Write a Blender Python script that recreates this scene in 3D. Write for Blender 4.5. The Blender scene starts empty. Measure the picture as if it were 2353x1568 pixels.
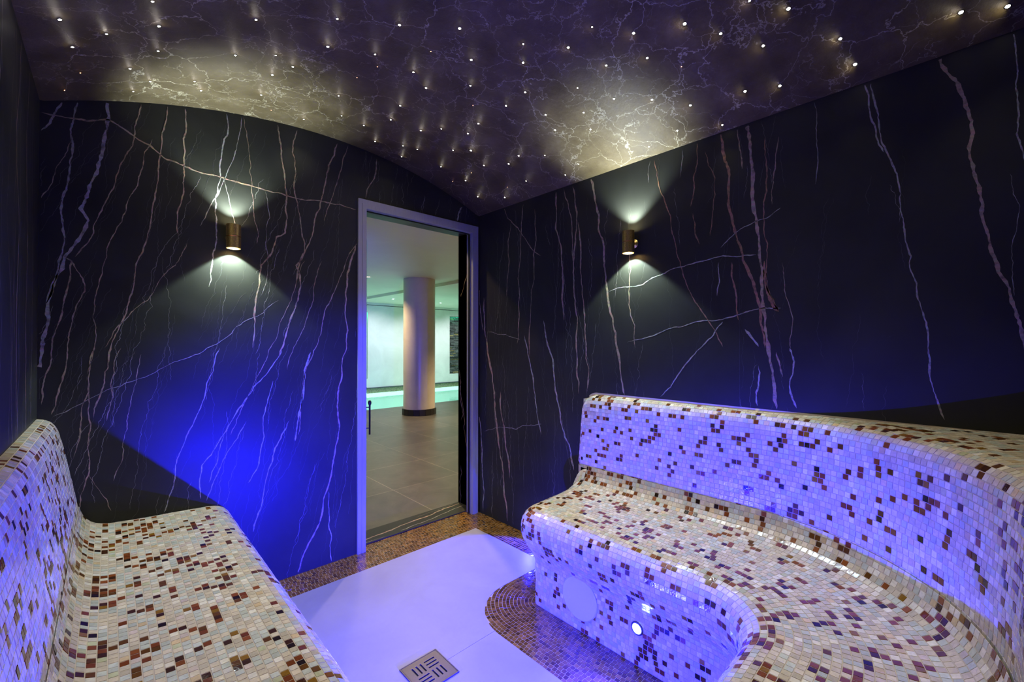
import bpy, bmesh, math, random
import numpy as np
from mathutils import Vector, Matrix
rng = np.random.default_rng(7)
random.seed(7)
SC = bpy.context.scene
C = SC.collection

# ---------------------------------------------------------------- camera, world, exposure
CAM_H = 1.246
cam_d = bpy.data.cameras.new('camera'); cam = bpy.data.objects.new('camera', cam_d); C.objects.link(cam)
cam_d.sensor_width = 36.0; cam_d.lens = 978.0/2353.0*36.0; cam_d.clip_start = 0.01; cam_d.clip_end = 60
_yaw = math.radians(46.595); _p = math.radians(.469)
_F = Vector((math.cos(_yaw)*math.cos(_p), math.sin(_yaw)*math.cos(_p), math.sin(_p)))
cam.location = (0, 0, CAM_H); cam.rotation_euler = _F.to_track_quat('-Z', 'Y').to_euler()
SC.camera = cam
SC.view_settings.view_transform = 'Standard'; SC.view_settings.look = 'None'
SC.view_settings.exposure = 0.0; SC.view_settings.gamma = 1.0; SC.view_settings.use_curve_mapping = False
w = bpy.data.worlds.new('world'); SC.world = w; w.use_nodes = True
w.node_tree.nodes['Background'].inputs[0].default_value = (.012, .012, .014, 1)
w.node_tree.nodes['Background'].inputs[1].default_value = 0.3

STAR_POWER = 70.0        # radiance of each star lens
STAR_W = 1.2            # narrow downward beam of each star
BLUE_W = 95.0            # plinth spot lamps
SCONCE_W = 26
HALL_W = 210.0

# ---------------------------------------------------------------- room measures (metres)
XL, XR, YA, YD = -.204, 2.001, 2.476, -.15
CX = (XL+XR)/2; HW = (XR-XL)/2; RISE = .232; SPR = 2.20
RV = (HW*HW+RISE*RISE)/(2*RISE); ZC = SPR+RISE-RV
def arch_z(x): return ZC+math.sqrt(max(RV*RV-(x-CX)**2, 0))
VEINS_A = [(11.1,'g',[(-0.012,2.28),(-0.007,2.208),(-0.02,2.111),(-0.03,2.034),(-0.052,1.937),(-0.071,1.86),(-0.089,1.802),(-0.066,1.758),(-0.082,1.705),(-0.113,1.637),(-0.133,1.599),(-0.157,1.509),(-0.177,1.421),(-0.179,1.369),(-0.182,1.301),(-0.192,1.232),(-0.201,1.148),(-0.205,1.063)]),(7.2,'g',[(-0.094,2.247),(-0.116,2.132),(-0.112,2.063),(-0.121,1.954),(-0.138,1.843),(-0.144,1.772),(-0.138,1.704),(-0.134,1.652),(-0.149,1.58),(-0.164,1.474),(-0.183,1.404)]),(5.9,'g',[(-0.141,2.229),(-0.164,2.167),(-0.199,2.086)]),(3.0,'t',[(-0.116,2.079),(-0.145,1.982),(-0.168,1.888),(-0.197,1.821)]),(4.1,'t',[(0.096,2.304),(0.075,2.2),(0.069,2.112),(0.028,2.014),(0.014,1.936),(-0.019,1.836),(-0.051,1.738),(-0.069,1.662),(-0.104,1.603)]),(3.4,'t',[(0.134,2.162),(0.105,2.075),(0.094,1.995),(0.063,1.892),(0.036,1.773),(-0.004,1.673),(-0.024,1.56),(-0.043,1.449),(-0.051,1.358),(-0.041,1.268),(-0.066,1.124)]),(5.0,'t',[(0.186,2.328),(0.167,2.193),(0.157,2.052),(0.143,1.892),(0.128,1.772),(0.093,1.631),(0.079,1.553),(0.065,1.457),(0.052,1.381),(0.018,1.287),(-0.002,1.176),(-0.014,1.085),(-0.046,0.943)]),(4.8,'t',[(0.249,2.343),(0.254,2.263),(0.25,2.14),(0.243,1.996),(0.235,1.893),(0.228,1.751)]),(5.3,'g',[(0.411,2.379),(0.402,2.251),(0.385,2.118),(0.377,2.01),(0.369,1.902),(0.374,1.798),(0.369,1.713),(0.358,1.648),(0.344,1.521)]),(3.5,'g',[(0.475,2.385),(0.457,2.248),(0.412,2.083),(0.377,1.968),(0.343,1.897),(0.309,1.807)]),(2.7,'g',[(0.398,2.069),(0.421,1.978),(0.435,1.895),(0.45,1.829)]),(7.3,'t',[(0.639,2.406),(0.654,2.312),(0.665,2.199),(0.682,2.065),(0.687,1.926),(0.677,1.842),(0.635,1.812),(0.615,1.728),(0.565,1.654),(0.555,1.541),(0.536,1.406),(0.528,1.228)]),(5.6,'t',[(0.735,2.41),(0.711,2.284),(0.729,2.171),(0.719,2.097),(0.752,1.939),(0.775,1.8),(0.753,1.701),(0.732,1.581)]),(7.9,'t',[(0.951,2.409),(0.902,2.268),(0.878,2.138),(0.855,2.009),(0.821,1.88),(0.775,1.752),(0.731,1.675),(0.754,1.559),(0.732,1.463),(0.689,1.32),(0.648,1.182)]),(4.9,'t',[(1.014,2.417),(0.964,2.236),(0.927,2.1),(0.879,1.94)]),(7.1,'t',[(1.193,2.393),(1.177,2.268),(1.122,2.134)]),(6.3,'t',[(-0.199,2.157),(-0.072,2.169),(-0.007,2.198),(0.047,2.171),(0.127,2.131),(0.179,2.088),(0.242,2.077),(0.291,2.064),(0.377,2.063),(0.467,2.055),(0.603,2.045),(0.687,2.042),(0.774,2.039),(0.867,2.054),(0.965,2.059),(1.065,2.048)]),(8.8,'t',[(1.063,1.842),(1.012,1.667),(1.002,1.539),(1.015,1.33),(0.98,1.122),(0.956,0.895),(0.969,0.778),(0.944,0.627),(0.908,0.446),(0.859,0.245),(0.802,0.152),(0.744,0.004)]),(4.7,'t',[(1.068,1.848),(1.016,1.763),(0.966,1.629),(0.917,1.5),(0.869,1.349),(0.835,1.227),(0.778,1.084),(0.767,0.989),(0.757,0.848),(0.746,0.755)]),(4.9,'t',[(-0.113,1.584),(-0.081,1.517),(-0.075,1.464),(-0.105,1.373),(-0.119,1.267),(-0.128,1.145),(-0.146,1.055),(-0.166,0.969)]),(4.8,'t',[(-0.133,1.599),(-0.113,1.584),(-0.13,1.442),(-0.142,1.354),(-0.165,1.249),(-0.181,1.13),(-0.192,1.011)]),(2.9,'t',[(0.26,1.716),(0.229,1.631),(0.167,1.544),(0.123,1.443),(0.066,1.382),(0.025,1.324),(-0.015,1.231)]),(4.5,'t',[(-0.043,1.232),(-0.059,1.14),(-0.061,1.049),(-0.079,0.997),(-0.104,0.783)]),(3.8,'t',[(-0.061,1.049),(-0.054,0.911),(-0.063,0.82),(-0.059,0.712),(-0.081,0.633),(-0.087,0.572)]),(2.0,'t',[(-0.059,0.712),(-0.039,0.661),(-0.005,0.596),(0.009,0.542)]),(3.4,'t',[(0.036,1.231),(0.016,1.128),(0.013,1.024),(-0.007,0.924)]),(2.8,'t',[(0.101,1.202),(0.076,1.038),(0.056,0.916),(0.049,0.849),(0.039,0.738),(0.015,0.667)]),(4.0,'g',[(0.389,1.229),(0.364,1.122),(0.328,0.988),(0.295,0.897),(0.246,0.768),(0.222,0.663),(0.198,0.546),(0.183,0.491)]),(5.3,'g',[(0.664,1.216),(0.591,1.091),(0.493,0.962),(0.445,0.879),(0.383,0.766),(0.321,0.673),(0.313,0.581),(0.317,0.516)]),(5.0,'g',[(0.622,1.055),(0.592,0.931),(0.582,0.77),(0.553,0.617),(0.511,0.549)]),(8.9,'g',[(0.809,1.203),(0.776,1.105),(0.759,0.9),(0.741,0.808),(0.731,0.725)]),(6.1,'g',[(0.698,0.837),(0.633,0.703),(0.603,0.596),(0.574,0.43),(0.534,0.295)]),(4.9,'g',[(0.909,0.409),(0.909,0.219),(0.926,0.152),(0.927,0.011)]),(2.9,'g',[(-0.161,0.96),(-0.093,0.998),(-0.008,1.054),(0.076,1.087),(0.15,1.122),(0.294,1.199),(0.38,1.25),(0.489,1.36),(0.647,1.48)]),(3.0,'g',[(0.502,0.861),(0.418,0.707),(0.366,0.581),(0.339,0.5)]),(2.9,'t',[(0.484,2.389),(0.504,2.263),(0.514,2.111),(0.528,1.96),(0.544,1.852),(0.545,1.762)]),(2.4,'g',[(0.583,2.04),(0.604,1.909),(0.584,1.769),(0.595,1.635),(0.565,1.497)]),(3.0,'t',[(0.776,1.704),(0.71,1.485),(0.647,1.319),(0.567,1.116),(0.491,0.945),(0.436,0.801)]),(3.4,'t',[(0.868,1.717),(0.822,1.493),(0.777,1.346),(0.69,1.111)]),(2.6,'g',[(0.409,0.804),(0.383,0.682),(0.349,0.585)]),(11.6,'g',[(1.846,2.24),(1.815,2.189),(1.8,2.13)])]
VEINS_B = [(12.3,'r',[(0.744,2.206),(0.735,2.116),(0.711,1.929),(0.697,1.807),(0.679,1.725),(0.653,1.613),(0.617,1.526),(0.601,1.463),(0.585,1.34),(0.569,1.231)]),(14.9,'t',[(0.637,2.205),(0.623,2.1),(0.612,1.961),(0.608,1.816),(0.596,1.737),(0.587,1.613),(0.579,1.479),(0.568,1.367),(0.556,1.231),(0.542,1.141),(0.534,1.052),(0.526,0.98)]),(5.8,'r',[(0.565,2.116),(0.565,2.041),(0.561,1.919),(0.569,1.855),(0.57,1.713),(0.559,1.618),(0.559,1.478),(0.518,1.382)]),(4.8,'t',[(0.515,2.104),(0.528,1.973),(0.54,1.829)]),(6.2,'t',[(0.674,2.205),(0.66,2.091),(0.655,2.011)]),(6.2,'r',[(0.849,2.197),(0.85,2.092),(0.865,1.979),(0.881,1.901)]),(3.9,'r',[(0.813,2.142),(0.769,2.006),(0.779,1.855),(0.793,1.746)]),(5.4,'r',[(1.067,2.182),(1.033,2.013),(0.981,1.879),(0.952,1.699),(0.92,1.587),(0.866,1.455),(0.816,1.379),(0.775,1.315),(0.738,1.236)]),(12.8,'t',[(1.459,2.203),(1.421,2.041),(1.406,1.897),(1.369,1.741),(1.349,1.552),(1.313,1.391),(1.286,1.227),(1.267,1.11),(1.241,0.976)]),(13.9,'t',[(1.718,2.201),(1.722,1.959),(1.684,1.858),(1.667,1.651),(1.657,1.394)]),(9.8,'t',[(1.589,2.188),(1.557,2.019),(1.58,1.773),(1.58,1.574),(1.564,1.225),(1.546,0.958)]),(6.6,'t',[(1.656,2.19),(1.596,1.976),(1.59,1.743)]),(9.4,'t',[(1.547,1.966),(1.532,1.702),(1.507,1.438),(1.492,1.233),(1.489,0.975)]),(10.2,'t',[(0.048,2.208),(0.027,2.139),(0.002,2.085),(-0.017,2.003),(-0.028,1.92),(-0.023,1.837),(-0.039,1.754),(-0.048,1.688),(-0.044,1.66),(-0.062,1.559),(-0.084,1.459),(-0.106,1.375),(-0.119,1.32),(-0.128,1.259),(-0.142,1.171)]),(5.4,'g',[(0.24,2.201),(0.225,2.093),(0.207,1.99),(0.188,1.932)]),(5.5,'g',[(0.222,2.201),(0.201,2.052),(0.175,1.915),(0.143,1.772),(0.144,1.71),(0.133,1.608),(0.116,1.49),(0.103,1.405),(0.082,1.321),(0.079,1.234),(0.076,1.161),(0.066,1.089),(0.041,0.998)]),(4.3,'g',[(-0.113,2.204),(-0.119,2.125),(-0.117,2.039),(-0.123,1.941),(-0.118,1.888),(-0.13,1.829),(-0.15,1.729)]),(1.7,'g',[(-0.104,1.77),(-0.117,1.685),(-0.114,1.584),(-0.107,1.484),(-0.11,1.394)]),(2.8,'g',[(0.392,2.204),(0.386,2.053),(0.391,1.872)]),(5.4,'g',[(1.335,1.539),(1.132,1.556),(1.081,1.584),(0.986,1.612),(0.856,1.632),(0.736,1.645),(0.6,1.63)]),(3.8,'g',[(0.746,1.682),(0.706,1.72),(0.644,1.758),(0.558,1.777),(0.509,1.808)]),(4.9,'g',[(1.224,1.258),(1.0,1.321),(0.867,1.351),(0.737,1.359),(0.645,1.386),(0.576,1.4),(0.51,1.396)]),(5.0,'g',[(0.737,1.348),(0.778,1.29),(0.837,1.23),(0.944,1.101),(1.036,0.985)]),(16.6,'t',[(2.416,1.592),(2.386,1.281),(2.318,0.977),(2.294,0.783),(2.215,0.424),(2.161,0.028)]),(10.2,'t',[(2.493,1.869),(2.477,1.74),(2.457,1.501),(2.426,1.349)]),(10.1,'g',[(2.482,1.015),(2.466,0.687),(2.435,0.457),(2.42,0.23),(2.425,0.025)]),(9.7,'g',[(1.996,1.307),(1.916,1.031),(1.889,0.856),(1.843,0.673)]),(12.3,'g',[(1.824,1.398),(1.787,1.238),(1.737,1.06),(1.713,0.909),(1.651,0.686),(1.582,0.502)]),(4.4,'g',[(2.411,0.608),(2.247,0.663),(2.075,0.672),(1.936,0.721),(1.843,0.739)]),(3.9,'g',[(2.362,1.335),(2.179,1.316),(2.037,1.278)]),(6.9,'t',[(2.198,2.203),(2.096,2.066),(1.992,1.954),(1.85,1.814)]),(7.8,'t',[(1.9,2.127),(1.888,1.919),(1.908,1.744),(1.948,1.166)]),(8.5,'t',[(2.004,2.18),(2.033,1.924),(2.058,1.693),(2.045,1.457),(2.066,1.252)]),(7.1,'t',[(2.122,2.089),(2.144,1.823),(2.171,1.584)]),(7.6,'g',[(0.594,1.156),(0.603,1.042),(0.599,0.985)]),(6.9,'g',[(0.479,1.232),(0.464,1.178),(0.48,1.07),(0.457,0.991)]),(7.8,'t',[(0.527,1.214),(0.504,1.114)]),(3.8,'t',[(0.505,1.583),(0.475,1.38),(0.476,1.232)]),(7.2,'r',[(0.698,1.61),(0.695,1.531),(0.68,1.441),(0.672,1.353)]),(5.7,'g',[(0.755,1.618),(0.762,1.467)]),(10.2,'g',[(0.646,1.312),(0.618,1.274),(0.593,1.237)]),(6.2,'r',[(0.871,1.865),(0.861,1.769),(0.841,1.714)]),(5.2,'t',[(1.226,1.831),(1.2,1.642),(1.213,1.458),(1.175,1.228)]),(3.6,'g',[(1.089,2.184),(1.099,2.075)]),(3.3,'g',[(0.921,2.184),(0.934,2.051)]),(16.0,'r',[(0.57,1.598),(0.564,1.487),(0.54,1.412),(0.517,1.382)]),(13.5,'t',[(2.234,0.915),(2.188,0.617),(2.144,0.325)])]
STARS = [(-0.116,1.884,2.0),(-0.013,1.942,1.3),(-0.096,2.045,1.6),(0.115,1.85,2.0),(0.123,2.013,1.3),(0.051,2.172,1.6),(0.114,2.263,1.0),(0.066,2.369,0.7),(-0.132,2.379,0.6),(0.254,2.215,1.0),(0.286,2.291,1.6),(0.365,1.685,1.6),(0.351,1.944,1.6),(0.504,2.225,1.5),(0.475,1.872,1.0),(0.551,1.918,1.6),(0.501,2.025,1.5),(0.733,2.363,1.0),(0.617,1.706,2.0),(0.587,1.532,1.3),(0.78,1.637,1.0),(0.823,1.705,0.6),(0.79,1.835,0.5),(0.785,2.03,0.8),(0.867,2.201,0.8),(0.773,1.423,2.0),(0.954,1.633,1.5),(1.052,1.688,1.5),(1.039,1.903,1.4),(1.066,2.053,1.3),(0.991,2.213,1.3),(1.112,2.33,0.9),(1.3,2.362,0.8),(1.242,2.242,0.8),(1.315,2.204,0.9),(1.226,2.019,1.5),(1.506,2.242,1.0),(1.287,1.913,0.9),(0.947,1.287,2.2),(0.937,1.468,0.5),(1.082,1.389,2.0),(1.18,1.521,1.3),(1.274,1.622,0.5),(1.38,1.712,1.5),(1.4,1.827,1.4),(1.445,2.027,0.9),(1.506,1.937,2.2),(1.683,2.22,1.0),(1.648,2.115,0.6),(1.647,2.314,0.5),(1.838,2.286,0.9),(1.639,1.98,0.9),(1.374,1.494,1.5),(1.166,1.169,1.0),(1.235,1.239,1.7),(1.365,1.356,1.6),(1.922,2.103,1.5),(1.855,2.004,0.5),(1.704,1.83,1.5),(1.681,1.722,1.3),(1.863,1.843,0.9),(1.749,1.584,0.9),(1.633,1.408,1.4),(1.528,1.378,1.4),(1.292,1.047,2.0),(1.481,1.149,1.0),(1.614,1.216,1.3),(1.716,1.251,1.4),(1.885,1.457,1.0),(1.922,1.58,0.9),(1.274,0.921,0.8),(1.453,0.982,1.6),(1.618,1.053,1.7),(1.389,0.82,2.1),(1.514,0.835,1.7),(1.706,0.919,2.0),(1.88,1.148,0.9),(1.937,1.061,1.1),(1.908,0.902,1.6),(1.621,0.748,0.5),(1.81,0.797,2.0),(1.462,0.663,2.4),(1.568,0.581,2.1),(1.962,0.722,1.2),(1.847,0.592,2.1),(1.692,0.482,2.0),(1.882,0.479,2.0),(1.601,0.382,2.6),(1.792,0.277,2.0),(1.911,0.254,2.5),(1.87,-0.004,2.5),(1.909,-0.098,2.5),(1.505,0.468,1.2),(0.091,1.718,1.6),(0.578,2.355,0.6),(-0.084,2.23,0.4)]

# ---------------------------------------------------------------- helpers
def lin(c):
    return tuple(((v/255)/12.92 if v/255 <= .04045 else ((v/255+.055)/1.055)**2.4) for v in c)
def tag(o, label=None, cat=None, group=None, kind=None):
    if label: o['label'] = label
    if cat: o['category'] = cat
    if group: o['group'] = group
    if kind: o['kind'] = kind
    return o
def empty(name, loc, rz=0):
    o = bpy.data.objects.new(name, None); C.objects.link(o); o.location = loc; o.rotation_euler = (0, 0, rz)
    o.empty_display_size = .05
    return o
def link(name, me, mats, parent=None, loc=None):
    o = bpy.data.objects.new(name, me); C.objects.link(o)
    for m in (mats if isinstance(mats, (list, tuple)) else [mats]): me.materials.append(m)
    if parent is not None:
        o.parent = parent
    if loc is not None: o.location = loc
    return o
class MB:
    """collects quads and polygons for one mesh"""
    def __init__(s): s.v = []; s.f = []; s.m = []; s.c = []; s.sm = []; s.n = 0
    def add(s, verts, faces, mat=0, col=(1, 1, 1), smooth=False):
        s.v += [tuple(map(float, p)) for p in verts]
        for f in faces: s.f.append([i+s.n for i in f]); s.m.append(mat); s.c.append(col); s.sm.append(smooth)
        s.n += len(verts)
    def arr(s, V, F, mat, cols, smooth=False):
        V = np.asarray(V, float); F = np.asarray(F)
        s.v += V.tolist(); s.f += (F+s.n).tolist(); s.m += [mat]*len(F); s.sm += [smooth]*len(F)
        s.c += ([tuple(c) for c in cols] if len(np.shape(cols)) == 2 else [cols]*len(F)); s.n += len(V)
    def box(s, a, b, mat=0, col=(1, 1, 1)):
        x0, y0, z0 = a; x1, y1, z1 = b
        s.add([(x0,y0,z0),(x1,y0,z0),(x1,y1,z0),(x0,y1,z0),(x0,y0,z1),(x1,y0,z1),(x1,y1,z1),(x0,y1,z1)],
              [(0,3,2,1),(4,5,6,7),(0,1,5,4),(1,2,6,5),(2,3,7,6),(3,0,4,7)], mat, col)
    def prism(s, poly, axis, a, b, mat=0):
        """polygon in the plane across axis, extruded from a to b"""
        def P(u, v, w):
            return (w, u, v) if axis == 0 else ((u, w, v) if axis == 1 else (u, v, w))
        n = len(poly)
        vs = [P(u, v, a) for u, v in poly]+[P(u, v, b) for u, v in poly]
        fs = [tuple(range(n))[::-1], tuple(range(n, 2*n))]+[(i, (i+1) % n, n+(i+1) % n, n+i) for i in range(n)]
        s.add(vs, fs, mat)
    def lathe(s, prof, n=32, mat=0, ctr=(0, 0, 0), axis=2, smooth=True):
        vs = []; fs = []
        for r, h in prof:
            for k in range(n):
                a = 2*math.pi*k/n; p = (r*math.cos(a), r*math.sin(a), h)
                if axis == 0: p = (p[2], p[0], p[1])
                if axis == 1: p = (p[0], p[2], p[1])
                vs.append((p[0]+ctr[0], p[1]+ctr[1], p[2]+ctr[2]))
        for i in range(len(prof)-1):
            for k in range(n):
                fs.append((i*n+k, i*n+(k+1) % n, (i+1)*n+(k+1) % n, (i+1)*n+k))
        s.add(vs, fs, mat, smooth=smooth)
    def build(s, name, mats, parent=None, loc=None, recalc=False):
        me = bpy.data.meshes.new(name)
        me.from_pydata(s.v, [], s.f); me.update()
        me.polygons.foreach_set('material_index', s.m); me.polygons.foreach_set('use_smooth', s.sm)
        a = me.attributes.new('tint', 'FLOAT_COLOR', 'FACE')
        a.data.foreach_set('color', np.array([(c[0], c[1], c[2], 1) for c in s.c], dtype=np.float32).ravel())
        if recalc:
            bm = bmesh.new(); bm.from_mesh(me); bmesh.ops.recalc_face_normals(bm, faces=bm.faces); bm.to_mesh(me); bm.free()
        return link(name, me, mats, parent, loc)
def structure(o): o['kind'] = 'structure'; return o

# ---------------------------------------------------------------- materials
def newmat(name):
    m = bpy.data.materials.new(name); m.use_nodes = True
    nt = m.node_tree; b = nt.nodes['Principled BSDF']
    return m, nt, b
def N(nt, t, **kw):
    n = nt.nodes.new(t)
    for k, v in kw.items(): setattr(n, k, v)
    return n
def simple(name, col, rough=.5, metal=0., spec=.5, bump=0, bscale=60):
    m, nt, b = newmat(name)
    b.inputs['Base Color'].default_value = (*col, 1); b.inputs['Roughness'].default_value = rough
    b.inputs['Metallic'].default_value = metal; b.inputs['Specular IOR Level'].default_value = spec
    if bump:
        tc = N(nt, 'ShaderNodeTexCoord'); no = N(nt, 'ShaderNodeTexNoise'); no.inputs['Scale'].default_value = bscale; no.inputs['Detail'].default_value = 4
        nt.links.new(tc.outputs['Object'], no.inputs['Vector'])
        bp = N(nt, 'ShaderNodeBump'); bp.inputs['Strength'].default_value = bump; bp.inputs['Distance'].default_value = .01
        nt.links.new(no.outputs['Fac'], bp.inputs['Height']); nt.links.new(bp.outputs[0], b.inputs['Normal'])
    return m
def emit(name, col, s):
    m, nt, b = newmat(name); b.inputs['Base Color'].default_value = (*col, 1)
    b.inputs['Emission Color'].default_value = (*col, 1); b.inputs['Emission Strength'].default_value = s
    return m
def ramp(nt, src, stops):
    r = N(nt, 'ShaderNodeValToRGB'); e = r.color_ramp.elements
    e[0].position, e[0].color = stops[0][0], (*stops[0][1], 1)
    e[1].position, e[1].color = stops[-1][0], (*stops[-1][1], 1)
    for p, c in stops[1:-1]:
        q = e.new(p); q.color = (*c, 1)
    nt.links.new(src, r.inputs[0]); return r
def noise(nt, vec, scale, detail=4, rough=.55, dist=0):
    n = N(nt, 'ShaderNodeTexNoise'); n.inputs['Scale'].default_value = scale; n.inputs['Detail'].default_value = detail
    n.inputs['Roughness'].default_value = rough; n.inputs['Distortion'].default_value = dist
    nt.links.new(vec, n.inputs['Vector']); return n
def mix(nt, fac, a, b_, mode='MIX'):
    m = N(nt, 'ShaderNodeMix'); m.data_type = 'RGBA'; m.blend_type = mode
    for s, v in ((0, fac), (6, a), (7, b_)):
        if isinstance(v, (int, float)): m.inputs[s].default_value = v
        elif isinstance(v, tuple): m.inputs[s].default_value = (*v, 1)
        else: nt.links.new(v, m.inputs[s])
    return m.outputs[2]

def mat_marble():
    m, nt, b = newmat('black_marble'); tc = N(nt, 'ShaderNodeTexCoord'); v = tc.outputs['Object']
    n1 = noise(nt, v, 2.2, 6, .6, .4)
    base = ramp(nt, n1.outputs['Fac'], [(.3, (.024, .0244, .0155)), (.7, (.040, .0406, .0265))])
    # tiny pale flecks
    n2 = noise(nt, v, 170, 3, .7); n3 = noise(nt, v, 9, 3, .6)
    f2 = ramp(nt, n2.outputs['Fac'], [(.68, (0, 0, 0)), (.76, (1, 1, 1))])
    f3 = ramp(nt, n3.outputs['Fac'], [(.45, (0, 0, 0)), (.75, (1, 1, 1))])
    fac = mix(nt, 1.0, f2.outputs[0], f3.outputs[0], 'MULTIPLY')
    c = mix(nt, fac, base.outputs[0], (.09, .09, .08))
    nt.links.new(c, b.inputs['Base Color'])
    r = ramp(nt, n1.outputs['Fac'], [(.3, (.36,)*3), (.7, (.46,)*3)])
    nt.links.new(r.outputs[0], b.inputs['Roughness']); b.inputs['Specular IOR Level'].default_value = .2
    return m
def mat_vein():
    m, nt, b = newmat('marble_vein'); tc = N(nt, 'ShaderNodeTexCoord'); a = N(nt, 'ShaderNodeAttribute', attribute_name='tint')
    n = noise(nt, tc.outputs['Object'], 45, 4, .65); r = ramp(nt, n.outputs['Fac'], [(.32, (.35,)*3), (.55, (1,)*3)])
    nt.links.new(mix(nt, 1.0, a.outputs['Color'], r.outputs[0], 'MULTIPLY'), b.inputs['Base Color'])
    b.inputs['Roughness'].default_value = .45
    return m
def mat_tile():
    m, nt, b = newmat('glass_mosaic'); tc = N(nt, 'ShaderNodeTexCoord'); a = N(nt, 'ShaderNodeAttribute', attribute_name='tint')
    mp = N(nt, 'ShaderNodeMapping'); mp.inputs['Scale'].default_value = (1, 1, 1)
    nt.links.new(tc.outputs['Object'], mp.inputs[0])
    n = noise(nt, mp.outputs[0], 85, 3, .6, .6); r = ramp(nt, n.outputs['Fac'], [(.3, (.86,)*3), (.65, (1.06,)*3)])
    nt.links.new(mix(nt, 1.0, a.outputs['Color'], r.outputs[0], 'MULTIPLY'), b.inputs['Base Color'])
    b.inputs['Roughness'].default_value = .13; b.inputs['Specular IOR Level'].default_value = .55
    n2 = noise(nt, mp.outputs[0], 160, 2, .5)
    bp = N(nt, 'ShaderNodeBump'); bp.inputs['Strength'].default_value = .12; bp.inputs['Distance'].default_value = .004
    nt.links.new(n2.outputs['Fac'], bp.inputs['Height']); nt.links.new(bp.outputs[0], b.inputs['Normal'])
    return m
def mat_ceiling():
    m, nt, b = newmat('cracked_dark_plaster'); tc = N(nt, 'ShaderNodeTexCoord'); v = tc.outputs['Object']
    # wandering cracks: distance to the cell borders of two warped cell patterns
    w1 = noise(nt, v, 5.0, 5, .62)
    warp = N(nt, 'ShaderNodeVectorMath', operation='MULTIPLY_ADD'); nt.links.new(w1.outputs['Color'], warp.inputs[0])
    warp.inputs[1].default_value = (.22, .22, .22); nt.links.new(v, warp.inputs[2])
    w2 = noise(nt, v, 38, 4, .65)
    warp2 = N(nt, 'ShaderNodeVectorMath', operation='MULTIPLY_ADD'); nt.links.new(w2.outputs['Color'], warp2.inputs[0])
    warp2.inputs[1].default_value = (.017, .017, .017); nt.links.new(warp.outputs[0], warp2.inputs[2])
    def crack(scale, w0, w1_):
        vo = N(nt, 'ShaderNodeTexVoronoi', feature='DISTANCE_TO_EDGE'); vo.inputs['Scale'].default_value = scale
        nt.links.new(warp2.outputs[0], vo.inputs['Vector'])
        return ramp(nt, vo.outputs['Distance'], [(w0, (1, 1, 1)), (w1_, (0, 0, 0))])
    k1 = crack(5.0, .002, .011); k2 = crack(9.5, .001, .013)
    pn = noise(nt, v, 3.1, 4, .6)
    p1 = ramp(nt, pn.outputs['Fac'], [(.34, (.10,)*3), (.62, (.9,)*3)])
    pn2 = noise(nt, v, 6.0, 4, .6); p2 = ramp(nt, pn2.outputs['Fac'], [(.44, (0,)*3), (.66, (.8,)*3)])
    c1 = mix(nt, 1.0, k1.outputs[0], p1.outputs[0], 'MULTIPLY'); c2 = mix(nt, 1.0, k2.outputs[0], p2.outputs[0], 'MULTIPLY')
    cr = mix(nt, 1.0, c1, c2, 'LIGHTEN')
    n3 = noise(nt, v, 6.5, 7, .68)
    base = ramp(nt, n3.outputs['Fac'], [(.3, (.100, .073, .028)), (.55, (.160, .121, .052)), (.78, (.225, .182, .094))])
    n4 = noise(nt, v, 120, 3, .7); fl = ramp(nt, n4.outputs['Fac'], [(.64, (0,)*3), (.74, (.35,)*3)])
    col = mix(nt, fl.outputs[0], base.outputs[0], (.26, .23, .18))
    col = mix(nt, cr, col, (.64, .57, .34))
    nt.links.new(col, b.inputs['Base Color'])
    rr = ramp(nt, n3.outputs['Fac'], [(.3, (.50,)*3), (.7, (.66,)*3)]); nt.links.new(rr.outputs[0], b.inputs['Roughness']); b.inputs['Specular IOR Level'].default_value = .22
    nb = noise(nt, v, 55, 6, .65); bp = N(nt, 'ShaderNodeBump'); bp.inputs['Strength'].default_value = .45; bp.inputs['Distance'].default_value = .006
    nt.links.new(nb.outputs['Fac'], bp.inputs['Height']); nt.links.new(bp.outputs[0], b.inputs['Normal'])
    return m
def mat_floor_slab():
    m, nt, b = newmat('pale_floor_slab'); tc = N(nt, 'ShaderNodeTexCoord')
    n = noise(nt, tc.outputs['Object'], 4, 6, .6, .5)
    r = ramp(nt, n.outputs['Fac'], [(.3, (.27, .25, .28)), (.7, (.32, .30, .33))]); nt.links.new(r.outputs[0], b.inputs['Base Color'])
    b.inputs['Roughness'].default_value = .42
    return m
def mat_hall_floor():
    m, nt, b = newmat('grey_porcelain_floor'); tc = N(nt, 'ShaderNodeTexCoord'); v = tc.outputs['Object']
    mp = N(nt, 'ShaderNodeMapping'); mp.inputs['Location'].default_value = (-1.771+.685*8, -3.347+.685*8, 0); nt.links.new(v, mp.inputs[0])
    br = N(nt, 'ShaderNodeTexBrick'); br.offset = 0.0; br.squash = 1.0
    br.inputs['Scale'].default_value = 1.0; br.inputs['Brick Width'].default_value = .685; br.inputs['Row Height'].default_value = .685
    br.inputs['Mortar Size'].default_value = .003; br.inputs['Mortar Smooth'].default_value = .1
    br.inputs['Color1'].default_value = (.085, .078, .066, 1); br.inputs['Color2'].default_value = (.105, .095, .080, 1); br.inputs['Mortar'].default_value = (.26, .22, .17, 1)
    nt.links.new(mp.outputs[0], br.inputs['Vector'])
    n = noise(nt, v, 3.5, 7, .7, .8); r = ramp(nt, n.outputs['Fac'], [(.3, (.75,)*3), (.7, (1.3,)*3)])
    nt.links.new(mix(nt, 1.0, br.outputs['Color'], r.outputs[0], 'MULTIPLY'), b.inputs['Base Color'])
    b.inputs['Roughness'].default_value = .38
    return m
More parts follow.
